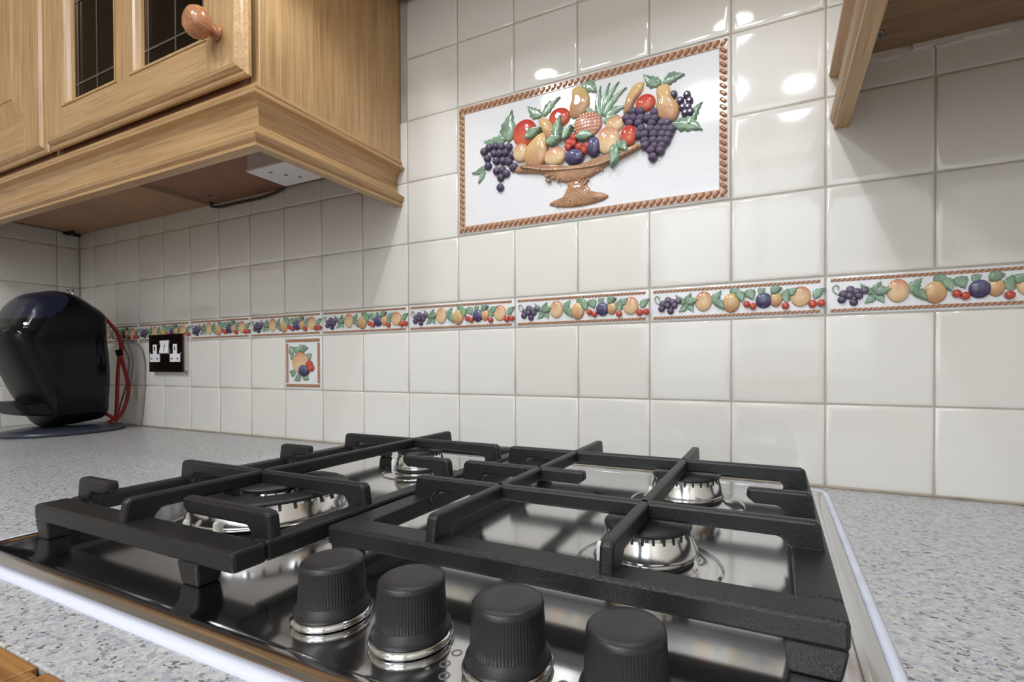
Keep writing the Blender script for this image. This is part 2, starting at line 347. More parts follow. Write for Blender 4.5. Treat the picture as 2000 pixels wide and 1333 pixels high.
SING = {"c":[[-2.968,-0.045],[-2.075,-0.049],[-2.086,-0.934],[-2.98,-0.949]],"peach":[[-2.552,-0.494,0.213,0.2]],"plum":[[-2.444,-0.636,0.122,0.11]],"cherry":[[-2.307,-0.523,0.075,0.068],[-2.268,-0.589,0.075,0.064]],"leaf":[[[-2.773,-0.348],[-2.813,-0.174],0.1],[[-2.549,-0.274],[-2.771,-0.194],0.1],[[-2.549,-0.274],[-2.548,-0.151],0.1],[[-2.549,-0.274],[-2.344,-0.221],0.1],[[-2.746,-0.445],[-2.801,-0.309],0.08],[[-2.388,-0.447],[-2.251,-0.326],0.1],[[-2.694,-0.695],[-2.848,-0.647],0.1],[[-2.555,-0.713],[-2.737,-0.82],0.1],[[-2.5,-0.732],[-2.338,-0.816],0.11]]}
CORD = [[-8.3, -0.697, 0.656], [-8.3, -0.55, 0.597], [-8.3, -0.412, 0.431], [-8.3, -0.272, 0.201], [-8.3, -0.214, -0.067], [-8.3, -0.205, -0.339], [-8.3, -0.146, -0.642], [-8.3, -0.088, -0.979], [-8.3, -0.103, -1.284], [-8.3, -0.193, -1.582], [-8.3, -0.316, -1.781], [-8.3, -0.41, -1.696], [-8.3, -0.445, -1.588]]
CORD2 = [[-8.3, -0.215, -0.158], [-8.3, -0.254, -0.43], [-8.3, -0.283, -0.881], [-8.3, -0.299, -1.331], [-8.3, -0.327, -1.689]]
BODY= [[-2.219, 0.127], [-2.175, 0.293], [-2.139, 0.384], [-2.069, 0.53], [-1.979, 0.719], [-1.815, 0.894], [-1.589, 0.982], [-1.434, 1.02], [-1.254, 1.009], [-1.069, 0.922], [-0.9, 0.801], [-0.726, 0.662], [-0.671, 0.523], [-0.661, 0.003], [-0.629, -0.403], [-0.617, -0.869], [-0.638, -1.305], [-0.678, -1.665], [-0.969, -1.748], [-1.363, -1.786], [-1.569, -1.762], [-1.612, -1.236], [-1.665, -0.834], [-1.792, -0.437], [-1.952, -0.154], [-2.143, 0.055]]
FRONT= [[-2.219, 0.089], [-2.143, 0.055], [-1.952, -0.154], [-1.792, -0.437], [-1.665, -0.834], [-1.612, -1.236], [-1.55, -1.764], [-1.617, -1.743], [-1.71, -1.52], [-1.873, -1.218], [-2.012, -0.848], [-2.148, -0.451], [-2.23, -0.163]]
LID= [[-2.175, 0.293], [-2.139, 0.384], [-2.069, 0.53], [-1.979, 0.719], [-1.815, 0.894], [-1.589, 0.982], [-1.434, 1.02], [-1.397, 0.786], [-1.497, 0.587], [-1.652, 0.452], [-1.82, 0.385], [-2.035, 0.38]]
TRAY= [[-2.156, -1.248], [-2.052, -1.236], [-1.457, -1.261], [-1.46, -1.572], [-1.71, -1.533], [-1.984, -1.506], [-2.071, -1.408]]

# ------------------------------------------------------------------ the room
GLZ = glaze()
GROUT = mat('grout', (.42, .39, .33), .8, bump=.4, bscale=300, var=.12)
PAINT = mat('wall_paint', (.74, .71, .66), .7)
TX0, TX1 = -10.7, 12.0
ROOMY = -20.0
FLZ = WT-TOPZ/U
CZ = WT+(CEILZ-TOPZ)/U
wall_back = struct(MB().box(TX0-.5, TX1+.5, .012, 1, FLZ, CZ).build('wall_back', GROUT, org=(0, 0, FLZ)))
wall_left = struct(MB().box(TX0-1, TX0-.012, .012, ROOMY, FLZ, CZ).build('wall_left', GROUT, org=(TX0, -5, FLZ)))
wall_right = struct(MB().box(TX1, TX1+1, .012, ROOMY, FLZ, CZ).build('wall_right', PAINT))
floor = struct(MB().box(TX0-1, TX1+1, 1, ROOMY-1, FLZ-.5, FLZ).build('floor', mat('floor_vinyl', (.30, .24, .18), .4, var=.15, vscale=6)))
ceiling = struct(MB().box(TX0-1, TX1+1, 1, ROOMY-1, CZ, CZ+.5).build('ceiling', mat('ceiling_paint', (.86, .85, .83), .8)))
wf = MB()   # wall behind the camera with a window opening
wx0, wx1, wz0, wz1 = -1.0, 10.0, WT+.2/U, WT+1.25/U
wf.box(TX0-1, wx0, ROOMY-1, ROOMY, FLZ, CZ); wf.box(wx1, TX1+1, ROOMY-1, ROOMY, FLZ, CZ)
wf.box(wx0, wx1, ROOMY-1, ROOMY, FLZ, wz0); wf.box(wx0, wx1, ROOMY-1, ROOMY, wz1, CZ)
wall_front = struct(wf.build('wall_front', PAINT))
win = MB(); PVC = mat('white_pvc', (.82, .83, .84), .3)
rect_rings(win, wx0, wx1, wz0, wz1, [(0, ROOMY-.6), (0, ROOMY-.2), (.45, ROOMY-.2), (.6, ROOMY-.35), (.6, ROOMY-.6)])
win.box((wx0+wx1)/2-.3, (wx0+wx1)/2+.3, ROOMY-.6, ROOMY-.2, wz0, wz1)
window_1 = struct(win.build('window_1', PVC))
MB().box(wx0+.5, wx1-.5, ROOMY-.45, ROOMY-.42, wz0+.5, wz1-.5).build('pane', emit('daylit_pane', (.85, .92, 1), .9), window_1)

# glazed tiles -----------------------------------------------------------
TILE_M = {}
def tile_mesh(wd, ht, name='tile'):
    k = (round(wd, 3), round(ht, 3))
    if k in TILE_M: return TILE_M[k]
    a, b = wd/2, ht/2; mb = MB()
    rs = []
    for ins, y in ((.009, .03), (.009, .011), (.016, .0065), (.040, .0015), (.08, 0)):
        rs.append([(-a+ins, y, -b+ins), (a-ins, y, -b+ins), (a-ins, y, b-ins), (-a+ins, y, b-ins)])
    mb.rings(rs, 0, True, False, True); mb.sm[-1] = True
    TILE_M[k] = mb.mesh(name, GLZ, (0, 0, 0)); return TILE_M[k]
def jit(s=.0022): return (random.gauss(0, s), 0, random.gauss(0, s*.8))
rows_low = [(WT, -1), (-1, 0)]
rows_up = [(BH+i, BH+i+1) for i in range(5)]
cols = [(-10.7, -10)]+[(n, n+1) for n in range(-10, 12)]
for c0, c1 in cols:
    for k, (z0, z1) in enumerate(rows_low+rows_up):
        if z0 > 2.6 and (c1 <= -.01 or c0 >= 6.9): continue
        if z0 > 2.6 and c0 < -.5: continue
        if 1 <= c0 < 5 and BH+.9 < z0 < BH+2.5: continue
        if c0 == -3 and z0 == -1: continue
        inst(tile_mesh(c1-c0, z1-z0), 'tile', wall_back, ((c0+c1)/2, 0, (z0+z1)/2), jit())
def mesh_rot90(me):
    m = me.copy(); m.transform(Matrix.Rotation(math.radians(90), 4, 'Z')); return m
LT = {}
lcols = [(-.42, 0)]+[(-.42-i-1, -.42-i) for i in range(6)]
for c0, c1 in lcols:
    for z0, z1 in rows_low+[(0, BH)]+rows_up[:3]:
        if z0 > 2.6: continue
        k = (round(c1-c0, 3), round(z1-z0, 3))
        if k not in LT: LT[k] = mesh_rot90(tile_mesh(*k))
        inst(LT[k], 'tile', wall_left, (TX0, (c0+c1)/2, (z0+z1)/2), (0, random.gauss(0, .002), random.gauss(0, .002)))

# fruit colours
TERRA = mat('terracotta_glaze', (.33, .165, .095), .12); TERRA2 = mat('pale_terracotta_glaze', (.52, .33, .23), .12)
WHITEG = mat('white_glaze', (.74, .745, .77), .06)
APPLE = grad('apple_red', (.60, .13, .07), (.52, .06, .05)); PEACH = grad('peach_glaze', (.70, .50, .29), (.56, .24, .15), 2, .4, .95)
PEARC = grad('pear_glaze', (.50, .27, .15), (.68, .47, .22), 2, .2, .8); GREEN = mat('leaf_green', (.22, .33, .23), .14, var=.35, vscale=90)
GRAPE = grad('grape_violet', (.07, .05, .10), (.15, .12, .18)); PLUM = grad('plum_blue', (.055, .04, .10), (.12, .12, .22))
CHERRY = mat('cherry_red', (.50, .075, .05), .12); BOWLC = mat('bowl_brown', (.40, .22, .125), .15, var=.25, vscale=60)
PINE = mat('pineapple_pink', (.58, .24, .15), .2)
def rope(mb, a, b, wd, pitch, y, hgt, mis=(0, 1)):
    # a twisted relief rope in the plane of the tile from a to b
    ax, az = a; bx, bz = b; L = math.hypot(bx-ax, bz-az); d = ((bx-ax)/L, (bz-az)/L); n_ = (-d[1], d[0])
    m = lambda s, t: (ax+d[0]*s+n_[0]*t, az+d[1]*s+n_[1]*t)
    c = [m(0, -wd/2), m(L, -wd/2), m(L, wd/2), m(0, wd/2)]
    mb.rings([[(q[0], y, q[1]) for q in c], [(q[0], y-hgt*.35, q[1]) for q in c]], mis[1], False, False, True)
    k = max(1, round(L/pitch)); pt = L/k
    for i in range(k):
        s0 = (i+.5)*pt; o = [(-.48*pt, -.40*wd), (-.1*pt, -.45*wd), (.48*pt, .1*wd), (.48*pt, .42*wd), (.1*pt, .45*wd), (-.48*pt, -.1*wd)]
        q = [m(s0+u, t) for u, t in o]
        mb.dome(q, hgt*.7, hgt*.35, y, mis[0], (1, .7, .3))
    return mb

# border tiles: one prototype at n=2, copied along the wall
def border(n, proto=None):
    x0 = n
    if proto is None:
        mb = MB(); rs = []
        for ins, y in ((.011, .03), (.011, .013), (.02, .0075), (.04, .001), (.055, 0)):
            rs.append([(x0+ins, y, ins), (x0+2-ins, y, ins), (x0+2-ins, y, BH-ins), (x0+ins, y, BH-ins)])
        mb.rings(rs, 0, True, False, True); mb.sm[-1] = True
        t = mb.build('border_tile', WHITEG, wall_back, (x0+1, 0, BH/2))
        mb = MB(); rope(mb, (x0+.05, BH-.055), (x0+1.95, BH-.055), .036, .05, 0, .014); mb.build('rope_trim', [TERRA, TERRA2], t)
        mb = MB(); rope(mb, (x0+.05, .052), (x0+1.95, .052), .036, .05, 0, .014); mb.build('rope_trim', [TERRA, TERRA2], t)
        mb = MB()
        for a, b, wd in BORD['leaf']: leaf_mb(mb, a, b, wd*.8, .006, .015)
        mb.build('leaf_sprays', GREEN, t)
        mb = MB()
        for x, z, rx, rz in BORD['grape']: mb.dome(ellipse(x, z, rx, rz, 12), .022, .02)
        mb.build('grape_bunch', GRAPE, t)
        for k, m_, bs in (('apricot', PEARC, .01), ('peach', PEACH, .012), ('pear', PEARC, .012), ('plum', PLUM, .02)):
            for x, z, rx, rz in BORD[k]:
                MB().dome(ellipse(x, z+.01, rx, rz*.92, 20), .03, bs).build(k, m_, t)
        mb = MB()
        for a, b, wd in (BORD['leaf'][2], BORD['leaf'][6], BORD['leaf'][8], BORD['leaf'][11], BORD['leaf'][13]): leaf_mb(mb, a, b, wd*.75, .034, .012)
        mb.build('front_leaves', GREEN, t)
        mb = MB()
        for x, z, rx, rz in BORD['cherry']: mb.dome(ellipse(x, z, rx, rz, 12), .022, .03)
        mb.tube([(2.13, -.006, .22), (2.09, -.012, .25), (2.07, -.012, .3), (2.1, -.012, .33), (2.13, -.012, .31), (2.12, -.012, .28)], .006, 6, 1)
        mb.build('cherries', [CHERRY, GREEN], t)
        return t
    c = proto.copy(); COL.objects.link(c); c.location = proto.location+Vector(((n-2)*U, 0, 0))
    WL[c.name] = (n+1, 0, BH/2)
    for ch in proto.children:
        d = ch.copy(); COL.objects.link(d); d.parent = c
    return c
bt = border(2)
for n in (-10, -8, -6, -4, -2, 0, 4, 6, 8): border(n, bt)
inst(tile_mesh(.7, BH), 'tile', wall_back, (-10.35, 0, BH/2)); inst(tile_mesh(2, BH), 'tile', wall_back, (11, 0, BH/2))

# large fruit bowl panel (four tiles wide, two high) ------------------------
pz0, pz1 = BH+1, BH+3
mural = thing('fruit_bowl_panel', 'large glazed relief tile panel of a footed fruit bowl framed in brown rope', 'tile panel', (3, 0, pz0))
mb = MB(); rs = []
for ins, y in ((.012, .03), (.012, .008), (.03, -.002), (.05, -.004)):
    rs.append([(1+ins, y, pz0+ins), (5-ins, y, pz0+ins), (5-ins, y, pz1-ins), (1+ins, y, pz1-ins)])
mb.rings(rs, 0, True, False, True); mb.build('tile_base', WHITEG, mural)
YM = -.004
for a, b in (((1.04, pz0+.09), (4.96, pz0+.09)), ((1.04, pz1-.09), (4.96, pz1-.09))):
    rope(MB(), a, b, .10, .088, YM, .03).build('rope_border', [TERRA, TERRA2], mural)
for a, b in (((1.09, pz0+.14), (1.09, pz1-.14)), ((4.91, pz0+.14), (4.91, pz1-.14))):
    rope(MB(), a, b, .10, .088, YM, .03).build('rope_border', [TERRA, TERRA2], mural)
def dm(name, out, h, base, m_): return MB().dome(out, h, base, YM).build(name, m_, mural)
for l in MURAL['crown']:
    mb = MB(); leaf_mb(mb, l[0], l[2], .055, .012, .02, YM); mb.build('pineapple_leaf', GREEN, mural)
for i, (a, b, wd) in enumerate(MURAL['leaf']):
    front = i in (4, 5, 6, 7, 10, 11, 12)
    mb = MB(); leaf_mb(mb, a, b, wd*.85, .085 if front else .008, .025, YM); mb.build('leaf', GREEN, mural)
for i, l in enumerate(MURAL['pears']):
    dm('pear', smooth_out(l, 3), .05, (.05, .03, .012, .012, .03)[i], PEARC)
for i, (x, z, rx, rz) in enumerate(MURAL['apple']): dm('apple', ellipse(x, z, rx*.97, rz, 24), .05, .02 if i < 3 else .05, APPLE)
for i, (x, z, rx, rz) in enumerate(MURAL['peach']): dm('peach', ellipse(x, z, rx, rz, 24), .045, (.035, .04, .03, .01)[i], PEACH)
x, z, rx, rz = MURAL['pine']
pb = MB().dome(ellipse(x, z, rx, rz, 24), .04, .018, YM)
for i in range(-5, 6):
    for j in range(-4, 5):
        px, pz = x+i*.045, z+j*.045
        q = ((px-x)/rx)**2+((pz-z)/rz)**2
        if q < .85:
            hb = .018+.04*math.sqrt(max(0, 1-q))
            pb.dome([(px+.02, pz), (px, pz+.02), (px-.02, pz), (px, pz-.02)], .014, hb, YM, 1, (1, .5))
pb.build('pineapple', [PINE, TERRA2], mural)
bw = MB().dome(smooth_out([tuple(q) for q in MURAL['bowl']], 2), .045, .03, YM)
rim = [(q[0], q[1]-.03) for q in MURAL['bowl'][1:7]]
bw.tube([(x, YM-.07, z-.01) for x, z in rim], .018, 8, 0)
for i in range(1, 26):
    t = i/26*(len(rim)-1); k = int(t); f = t-k
    px = rim[k][0]*(1-f)+rim[k+1][0]*f; pz = rim[k][1]*(1-f)+rim[k+1][1]*f
    bw.dome(ellipse(px, pz-.01, .022, .020, 8), .022, .075, YM, 1, (1, .6))
for i in range(46):
    px = 2.5+.85*random.random(); q = (px-2.92)/.5; pz = 2.03+.1*q*q+.06*q+random.random()*(.13-.05*abs(q))
    bw.dome(ellipse(px, pz, .018, .015, 6), .015, .055, YM, 1, (1, .5))
bw.build('bowl', [BOWLC, TERRA2], mural)
bf = MB().dome(smooth_out([tuple(q) for q in MURAL['stem']], 2), .04, .012, YM)
for k in range(60):
    t = random.random(); zz = 1.66+.42*random.random(); sp = .08+.32*max(0, (1.86-zz)/.2)**1.1 if zz < 1.86 else .08+.4*max(0, (zz-1.93)/.2)
    px = 3.0+.05+sp*(2*random.random()-1)
    bf.dome(ellipse(px, zz, .016, .013, 6), .012, .05, YM, 1, (1, .5))
bf.build('bowl_foot', [BOWLC, TERRA2], mural)
gm = {}
for key, bs in (('g1', .02), ('g2', .03), ('g3', .02)):
    r = sum(q[2]+q[3] for q in MURAL[key])/(2*len(MURAL[key]))*1.04
    me = MB().dome(ellipse(0, 0, r, r, 14), r*.75, bs, 0).mesh('grape', GRAPE)
    for x, z, rx, rz in MURAL[key]:
        inst(me, 'grape', mural, (x, YM-random.random()*.01, z))
for m_ in (1,):
    pass
for x, z, rx, rz in MURAL['plum']: dm('plum', ellipse(x, z, rx*1.05, rz, 20), .045, .06, PLUM)
for x, z, rx, rz in MURAL['berry']: dm('berry', ellipse(x, z, rx*1.05, rz*1.05, 12), .03, .07, CHERRY)
# the mesh of a copied grape sits at the tile surface

# small single motif tile --------------------------------------------------
mt = thing('fruit_motif_tile', 'small glazed tile with a peach and plum motif below the border, right of the socket', 'decorative tile', (-2.5, 0, -1))
mb = MB(); rs = []
for ins, y in ((.011, .03), (.011, .01), (.02, .002), (.04, -.002)):
    rs.append([(-3+ins, y, -1+ins), (-2-ins, y, -1+ins), (-2-ins, y, -ins), (-3+ins, y, -ins)])
mb.rings(rs, 0, True, False, True); mb.build('tile_base', WHITEG, mt)
for a, b in (((-2.95, -.92), (-2.05, -.92)), ((-2.95, -.08), (-2.05, -.08)), ((-2.92, -.87), (-2.92, -.13)), ((-2.08, -.87), (-2.08, -.13))):
    rope(MB(), a, b, .062, .06, -.002, .018).build('rope_border', [TERRA, TERRA2], mt)
for a, b, wd in SING['leaf']: leaf_mb(MB(), a, b, wd*.8, .008, .018, -.002).build('leaf', GREEN, mt)
for k, m_, bs in (('peach', PEACH, .02), ('cherry', CHERRY, .03), ('plum', PLUM, .04)):
    for x, z, rx, rz in SING[k]: MB().dome(ellipse(x, z, rx, rz, 20), .035, bs, -.002).build(k, m_, mt)

# ------------------------------------------------------------------ worktop
LAM = laminate()
WF = -5.14
wt = MB().box(TX0, TX1, 0, WF, WT-.37, WT).build('worktop', LAM, org=(0, -2.5, WT-.37), bevel=.01)
tag(wt, 'grey speckled laminate worktop running along the tiled wall under the hob', 'worktop')
es = MB()
pts = []
for i in range(60):
    x = TX0+(TX1-TX0)*i/59; pts.append(x)
es.box(TX0, 2.33, WF, WF-.35, WT-.37, WT); es.box(2.33, 2.42, WF-.03, WF-.35, WT-.37, WT); es.box(2.42, TX1, WF, WF-.35, WT-.37, WT)
es.build('edge_strip', oak('dark_oak_edge', 0, (.20, .085, .02), (.42, .21, .06)), wt, bevel=.012, label='brown wooden front edge strip with a small chip')
MB().tube([(TX0+.02, -.012, WT+.012), (0, -.012, WT+.012), (TX1, -.012, WT+.012)], .016, 6, sub=1).build('sealant_bead', mat('old_sealant', (.40, .34, .26), .5, var=.3, vscale=20), wall_back)
# base cabinets below
BC = [(-10.6, -5.2, 'left of the hob against the corner'), (-5.15, -.2, 'next to the hob on its left'), (-.15, 6.05, 'directly below the hob'), (6.1, 11.9, 'right of the hob')]
for x0, x1, wh in BC:
    b = thing('base_cabinet', 'oak base cabinet under the worktop, '+wh, 'cabinet', ((x0+x1)/2, -2.5, FLZ), 'oak base cabinets under the worktop')
    MB().box(x0, x1, -.1, -4.85, FLZ, WT-.375).build('carcass', oakz(), b)
    MB().box(x0+.03, x1-.03, -4.86, -5.05, FLZ+1.4, WT-.5).build('door', oakz(), b, bevel=.03)

# ------------------------------------------------------------------ hob
HX0, HX1, HY0, HY1 = -.14, 6.0, -4.80, -.22
hob = thing('gas_hob', 'stainless steel four burner gas hob set into the speckled worktop', 'hob', (2.93, -2.5, WT))
ST = steel('brushed_steel', (.64, .64, .65), .12, 0, .03)
def rrect(x0, x1, y0, y1, r, z, n=6):
    out = []
    for cx, cy, a0 in ((x1-r, y1-r, 0), (x0+r, y1-r, 90), (x0+r, y0+r, 180), (x1-r, y0+r, 270)):
        for k in range(n+1):
            a = math.radians(a0+90*k/n); out.append((cx+r*math.cos(a), cy+r*math.sin(a), z))
    return out
mb = MB(); rs = []
for ins, z in ((0, .0), (0, .018), (.012, .026), (.06, .030), (.075, .038), (.12, .050), (.155, .050), (.175, .043), (.20, .038), (.26, .038)):
    rs.append(rrect(HX0+ins, HX1-ins, HY0+ins, HY1-ins, max(.06, .16-ins*.3), WT+z))
mb.rings(rs, 0, True, True, True)
mb.build('plate', ST, hob)
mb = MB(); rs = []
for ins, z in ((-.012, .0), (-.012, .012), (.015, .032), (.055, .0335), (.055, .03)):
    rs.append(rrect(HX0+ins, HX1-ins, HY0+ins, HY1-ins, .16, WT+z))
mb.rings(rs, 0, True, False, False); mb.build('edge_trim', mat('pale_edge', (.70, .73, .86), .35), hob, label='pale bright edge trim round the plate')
PZ = WT+.038
BLK = mat('black_enamel', (.016, .016, .018), .42, bump=.5, bscale=900, coat=.1, coat_rough=.4)
IRON = mat('cast_iron_enamel', (.010, .010, .0115), .42, bump=.8, bscale=700)
CHR = mat('polished_aluminium', (.80, .80, .80), .16, metal=1)
DK = mat('dark_recess', (.02, .02, .02), .5)
BRASS = mat('brass_jet', (.62, .45, .2), .3, metal=1)
CER = mat('white_ceramic', (.75, .74, .70), .35)
def slots(n, duty=.38, depth=.10):
    def f(a, r, h): return 1-depth*(1 if (a*n/(2*math.pi)) % 1 < duty else 0)
    return f
def burner(x, y, r, zb=.0, label=None):
    # pressed ring in the plate, dark cup, flared slotted crown, matt cap
    s = r/.33; c = (x, y, PZ)
    cr = MB().lathe(c, [(r*1.12, .085), (r*1.16, .10), (r*1.15, .125), (r*.97, .235)], 72, cap0=False, cap1=False)
    cr.lathe(c, [(r*.97, .235), (r*.965, .262)], 72, smooth=False, cap0=False, cap1=True)
    cr.lathe(c, [(r*1.12, .085), (r*1.0, .075)], 72, cap0=False, cap1=True)
    b = cr.build('burner', CHR, hob, (x, y, PZ), label=label)
    MB().lathe(c, [(r*1.75, -.004), (r*1.72, .006), (r*1.6, .012), (r*1.45, .010), (r*1.3, .016), (r*1.18, .03), (r*1.12, .045), (r*1.05, .045)], 72, cap0=True, cap1=True).build('pressed_ring', ST, b)
    sl_ = MB(); ns = 26
    for k in range(ns):
        a = 2*math.pi*k/ns; ln = .05 if k % 3 else .075
        ca, sa = math.cos(a), math.sin(a)
        sl_.prism([(r*.93, .262), (r*.93, .262-ln), (r*(.985+ln*.35), .262-ln), (r*.985, .235), (r*.975, .262)], lambda u, v, t, ca=ca, sa=sa: (x+u*ca-t*sa, y+u*sa+t*ca, PZ+v), -.009, .009)
    so_ = sl_.build('flame_slots', DK, b); so_['kind'] = 'stuff'
    MB().lathe(c, [(r*1.04, .04), (r*1.08, .06), (r*1.06, .088), (r*.9, .09)], 48).build('burner_cup', DK, b)
    MB().lathe(c, [(r*.98, .258), (r*1.03, .268), (r*1.03, .285), (r*.98, .298), (r*.6, .303), (r*.2, .304)], 72).build('burner_cap', BLK, b)
    MB().lathe((x-r*.95, y-r*.75, PZ), [(.022, 0), (.022, .16), (.012, .18)], 12).build('igniter', CER, b)
    return b
burner(4.68, -1.33, .315, label='rear right burner with flared bright crown')
burner(4.68, -2.92, .288, label='front right burner with flared bright crown')
burner(1.36, -1.33, .27, label='small rear left burner')
# wok burner: outer crown ring with annular cap and spokes, inner crown and cap
wx, wy = 1.42, -3.33; c = (wx, wy, PZ)
cr = MB().lathe(c, [(.60, .09), (.645, .105), (.64, .14), (.59, .245)], 96, cap0=False, cap1=False)
cr.lathe(c, [(.59, .245), (.585, .265), (.40, .265), (.40, .10), (.60, .09)], 96, cap0=False, cap1=False, smooth=False)
wok = cr.build('wok_burner', CHR, hob, (wx, wy, PZ), label='large double ring wok burner at the front left')
sl_ = MB()
for k in range(34):
    a = 2*math.pi*k/34; ca, sa = math.cos(a), math.sin(a)
    sl_.prism([(.57, .266), (.57, .225), (.612, .225), (.592, .266)], lambda u, v, t, ca=ca, sa=sa: (wx+u*ca-t*sa, wy+u*sa+t*ca, PZ+v), -.011, .011)
sl_.build('flame_slots', DK, wok)['kind'] = 'stuff'
MB().lathe(c, [(.88, -.004), (.87, .008), (.80, .016), (.74, .012), (.70, .02), (.66, .018)], 96, cap0=True, cap1=True).build('pressed_ring', ST, wok)
MB().lathe(c, [(.60, .015), (.58, .06), (.36, .07), (.30, .02)], 64).build('burner_cup', DK, wok)
ring = MB().lathe(c, [(.56, .262), (.60, .270), (.605, .288), (.575, .302), (.40, .308), (.37, .297), (.375, .264)], 96, cap0=False, cap1=False)
ring.lathe(c, [(.56, .262), (.375, .264)], 96, cap0=False, cap1=False)
for a in (20, 110, 200, 290):
    ca, sa = math.cos(math.radians(a)), math.sin(math.radians(a))
    pts = [(-.05, .2), (.05, .2), (.06, .40), (-.06, .40)]
    ring.prism([(u*-sa+v*ca, u*ca+v*sa) for u, v in pts], lambda u, v, t: (wx+u, wy+v, PZ+t), .255, .30)
ring.build('burner_cap', BLK, wok, label='black ring shaped cap with four spokes')
MB().lathe(c, [(.28, .07), (.325, .12), (.31, .20), (.265, .275), (.26, .30)], 72, cap0=False, cap1=True).build('inner_crown', CHR, wok)
sl_ = MB()
for k in range(22):
    a = 2*math.pi*k/22; ca, sa = math.cos(a), math.sin(a)
    sl_.prism([(.25, .30), (.25, .255), (.288, .255), (.268, .30)], lambda u, v, t, ca=ca, sa=sa: (wx+u*ca-t*sa, wy+u*sa+t*ca, PZ+v), -.009, .009)
sl_.build('flame_slots', DK, wok)['kind'] = 'stuff'
MB().lathe(c, [(.265, .30), (.28, .31), (.275, .33), (.1, .336)], 64).build('inner_cap', BLK, wok)
for dx, dy in ((-.05, -.68), (.22, -.62)):
    MB().lathe((wx+dx, wy+dy, PZ), [(.035, 0), (.035, .05), (.022, .06), (.022, .17), (.012, .19)], 14).build('igniter', CER, wok)
bk = MB()
for a in (250, 285, 320): bk.box(wx+.5*math.cos(math.radians(a))-.05, wx+.5*math.cos(math.radians(a))+.05, wy+.55*math.sin(math.radians(a))-.04, wy+.55*math.sin(math.radians(a))+.04, PZ, PZ+.09)
bk.build('jet_bracket', CHR, wok, bevel=.01)
# knobs
KN = mat('knob_plastic', (.014, .014, .016), .36, bump=.3, bscale=1500)
KY = -4.30
kp = MB(); c = (3.27, KY, PZ)
rib = lambda a, r, h: 1-.018*(.5+.5*math.cos(a*72))
kp.lathe(c, [(.185, .040), (.196, .052), (.192, .070), (.178, .092), (.171, .105)], 72, cap0=True, cap1=False)
kp.lathe(c, [(.172, .105), (.163, .285)], 288, rf=rib, cap0=False, cap1=False)
kp.lathe(c, [(.164, .285), (.160, .302), (.148, .313), (.10, .316), (.05, .314)], 72, cap0=False)
knob_me = kp.mesh('control_knob', KN, c)
ring_me = MB().lathe(c, [(.185, .0), (.204, .010), (.208, .025), (.2, .040), (.17, .043)], 72).mesh('chrome_ring', mat('chrome', (.78, .78, .78), .08, metal=1), c)
for i, kx in enumerate((3.27, 3.82, 4.375, 4.925)):
    k = inst(knob_me, 'control_knob', hob, (kx, KY, PZ), (0, 0, i*.4)); r_ = inst(ring_me, 'chrome_ring', k, (kx, KY, PZ))
# printed burner position marks between the knobs
INK = mat('grey_print', (.12, .12, .12), .5)
for kx in (4.10, 4.65, 5.2):
    mk = MB()
    for (dx, dy) in ((0, .09), (.0, 0), (.05, -.07)):
        mk.lathe((kx+dx, -4.40+dy, PZ), [(.026, 0), (.026, .0015), (.018, .0015), (.018, 0)], 16, cap0=False, cap1=False)
    mk.lathe((kx-.05, -4.46, PZ), [(.012, 0), (.012, .0015)], 10)
    mk.build('printed_mark', INK, hob)

# ------------------------------------------------------------------ pan supports
HF, HR = WT+.31, WT+.475
def support(label, x0, x1, y0, y1, ybars, xbars, stubs, wf, ws, feet, org):
    g = thing('pan_support', label, 'pan support', org, 'cast iron pan supports on the hob')
    bh = .13
    f = MB()
    f.box(x0, x1, y0, y0+wf, HF-bh, HF); f.box(x0, x1, y1-.16, y1, HF-bh, HF)
    f.box(x0, x0+ws, y0+wf, y1-.16, HF-bh, HF); f.box(x1-ws, x1, y0+wf, y1-.16, HF-bh, HF)
    f.build('frame', IRON, g, bevel=.022)
    for fx, fy, wd in feet:
        m = MB(); z0, z1 = PZ, HF-bh+.01
        m.rings([[(fx-wd*k, fy-wd*.8*k, z), (fx+wd*k, fy-wd*.8*k, z), (fx+wd*k, fy+wd*.8*k, z), (fx-wd*k, fy+wd*.8*k, z)] for k, z in ((.84, z0), (.9, z0+.03), (1.0, z1-.05), (1.06, z1))], 0, False)
        m.build('foot', IRON, g, bevel=.015)
    th = .040
    def prof(a, b, rootA=True, rootB=True, tipA=False):
        # outline in (along, z): raised bar with gusset roots
        A, B = a, b; t = HR; lo = HR-.115; base = HF-.06
        pts = []
        if rootA: pts += [(A, base), (A+.03, t-.03), (A+.055, t)]
        else: pts += [(A, lo+.045), (A+.01, t)]
        if rootB: pts += [(B-.055, t), (B-.03, t-.03), (B, base), (B-.22, base), (B-.20, lo-.06), (B-.25, lo)]
        else: pts += [(B-.01, t), (B, lo+.045), (B-.06, lo)]
        if rootA: pts += [(A+.25, lo), (A+.20, lo-.06), (A+.22, base)]
        else: pts += [(A+.06, lo)]
        return pts
    for xb in ybars:
        MB().prism(prof(y0+.02, y1-.01), lambda u, v, t, xb=xb: (xb+t, u, v), -th, th).build('support_bar', IRON, g, bevel=.02)
    for yb in xbars:
        MB().prism(prof(x0+.015, x1-.015), lambda u, v, t, yb=yb: (u, yb+t, v), -th, th).build('support_bar', IRON, g, bevel=.02)
    for yb, a, b, ra, rb in stubs:
        MB().prism(prof(a, b, ra, rb), lambda u, v, t, yb=yb: (u, yb+t, v), -th, th).build('support_finger', IRON, g, bevel=.02)
    return g
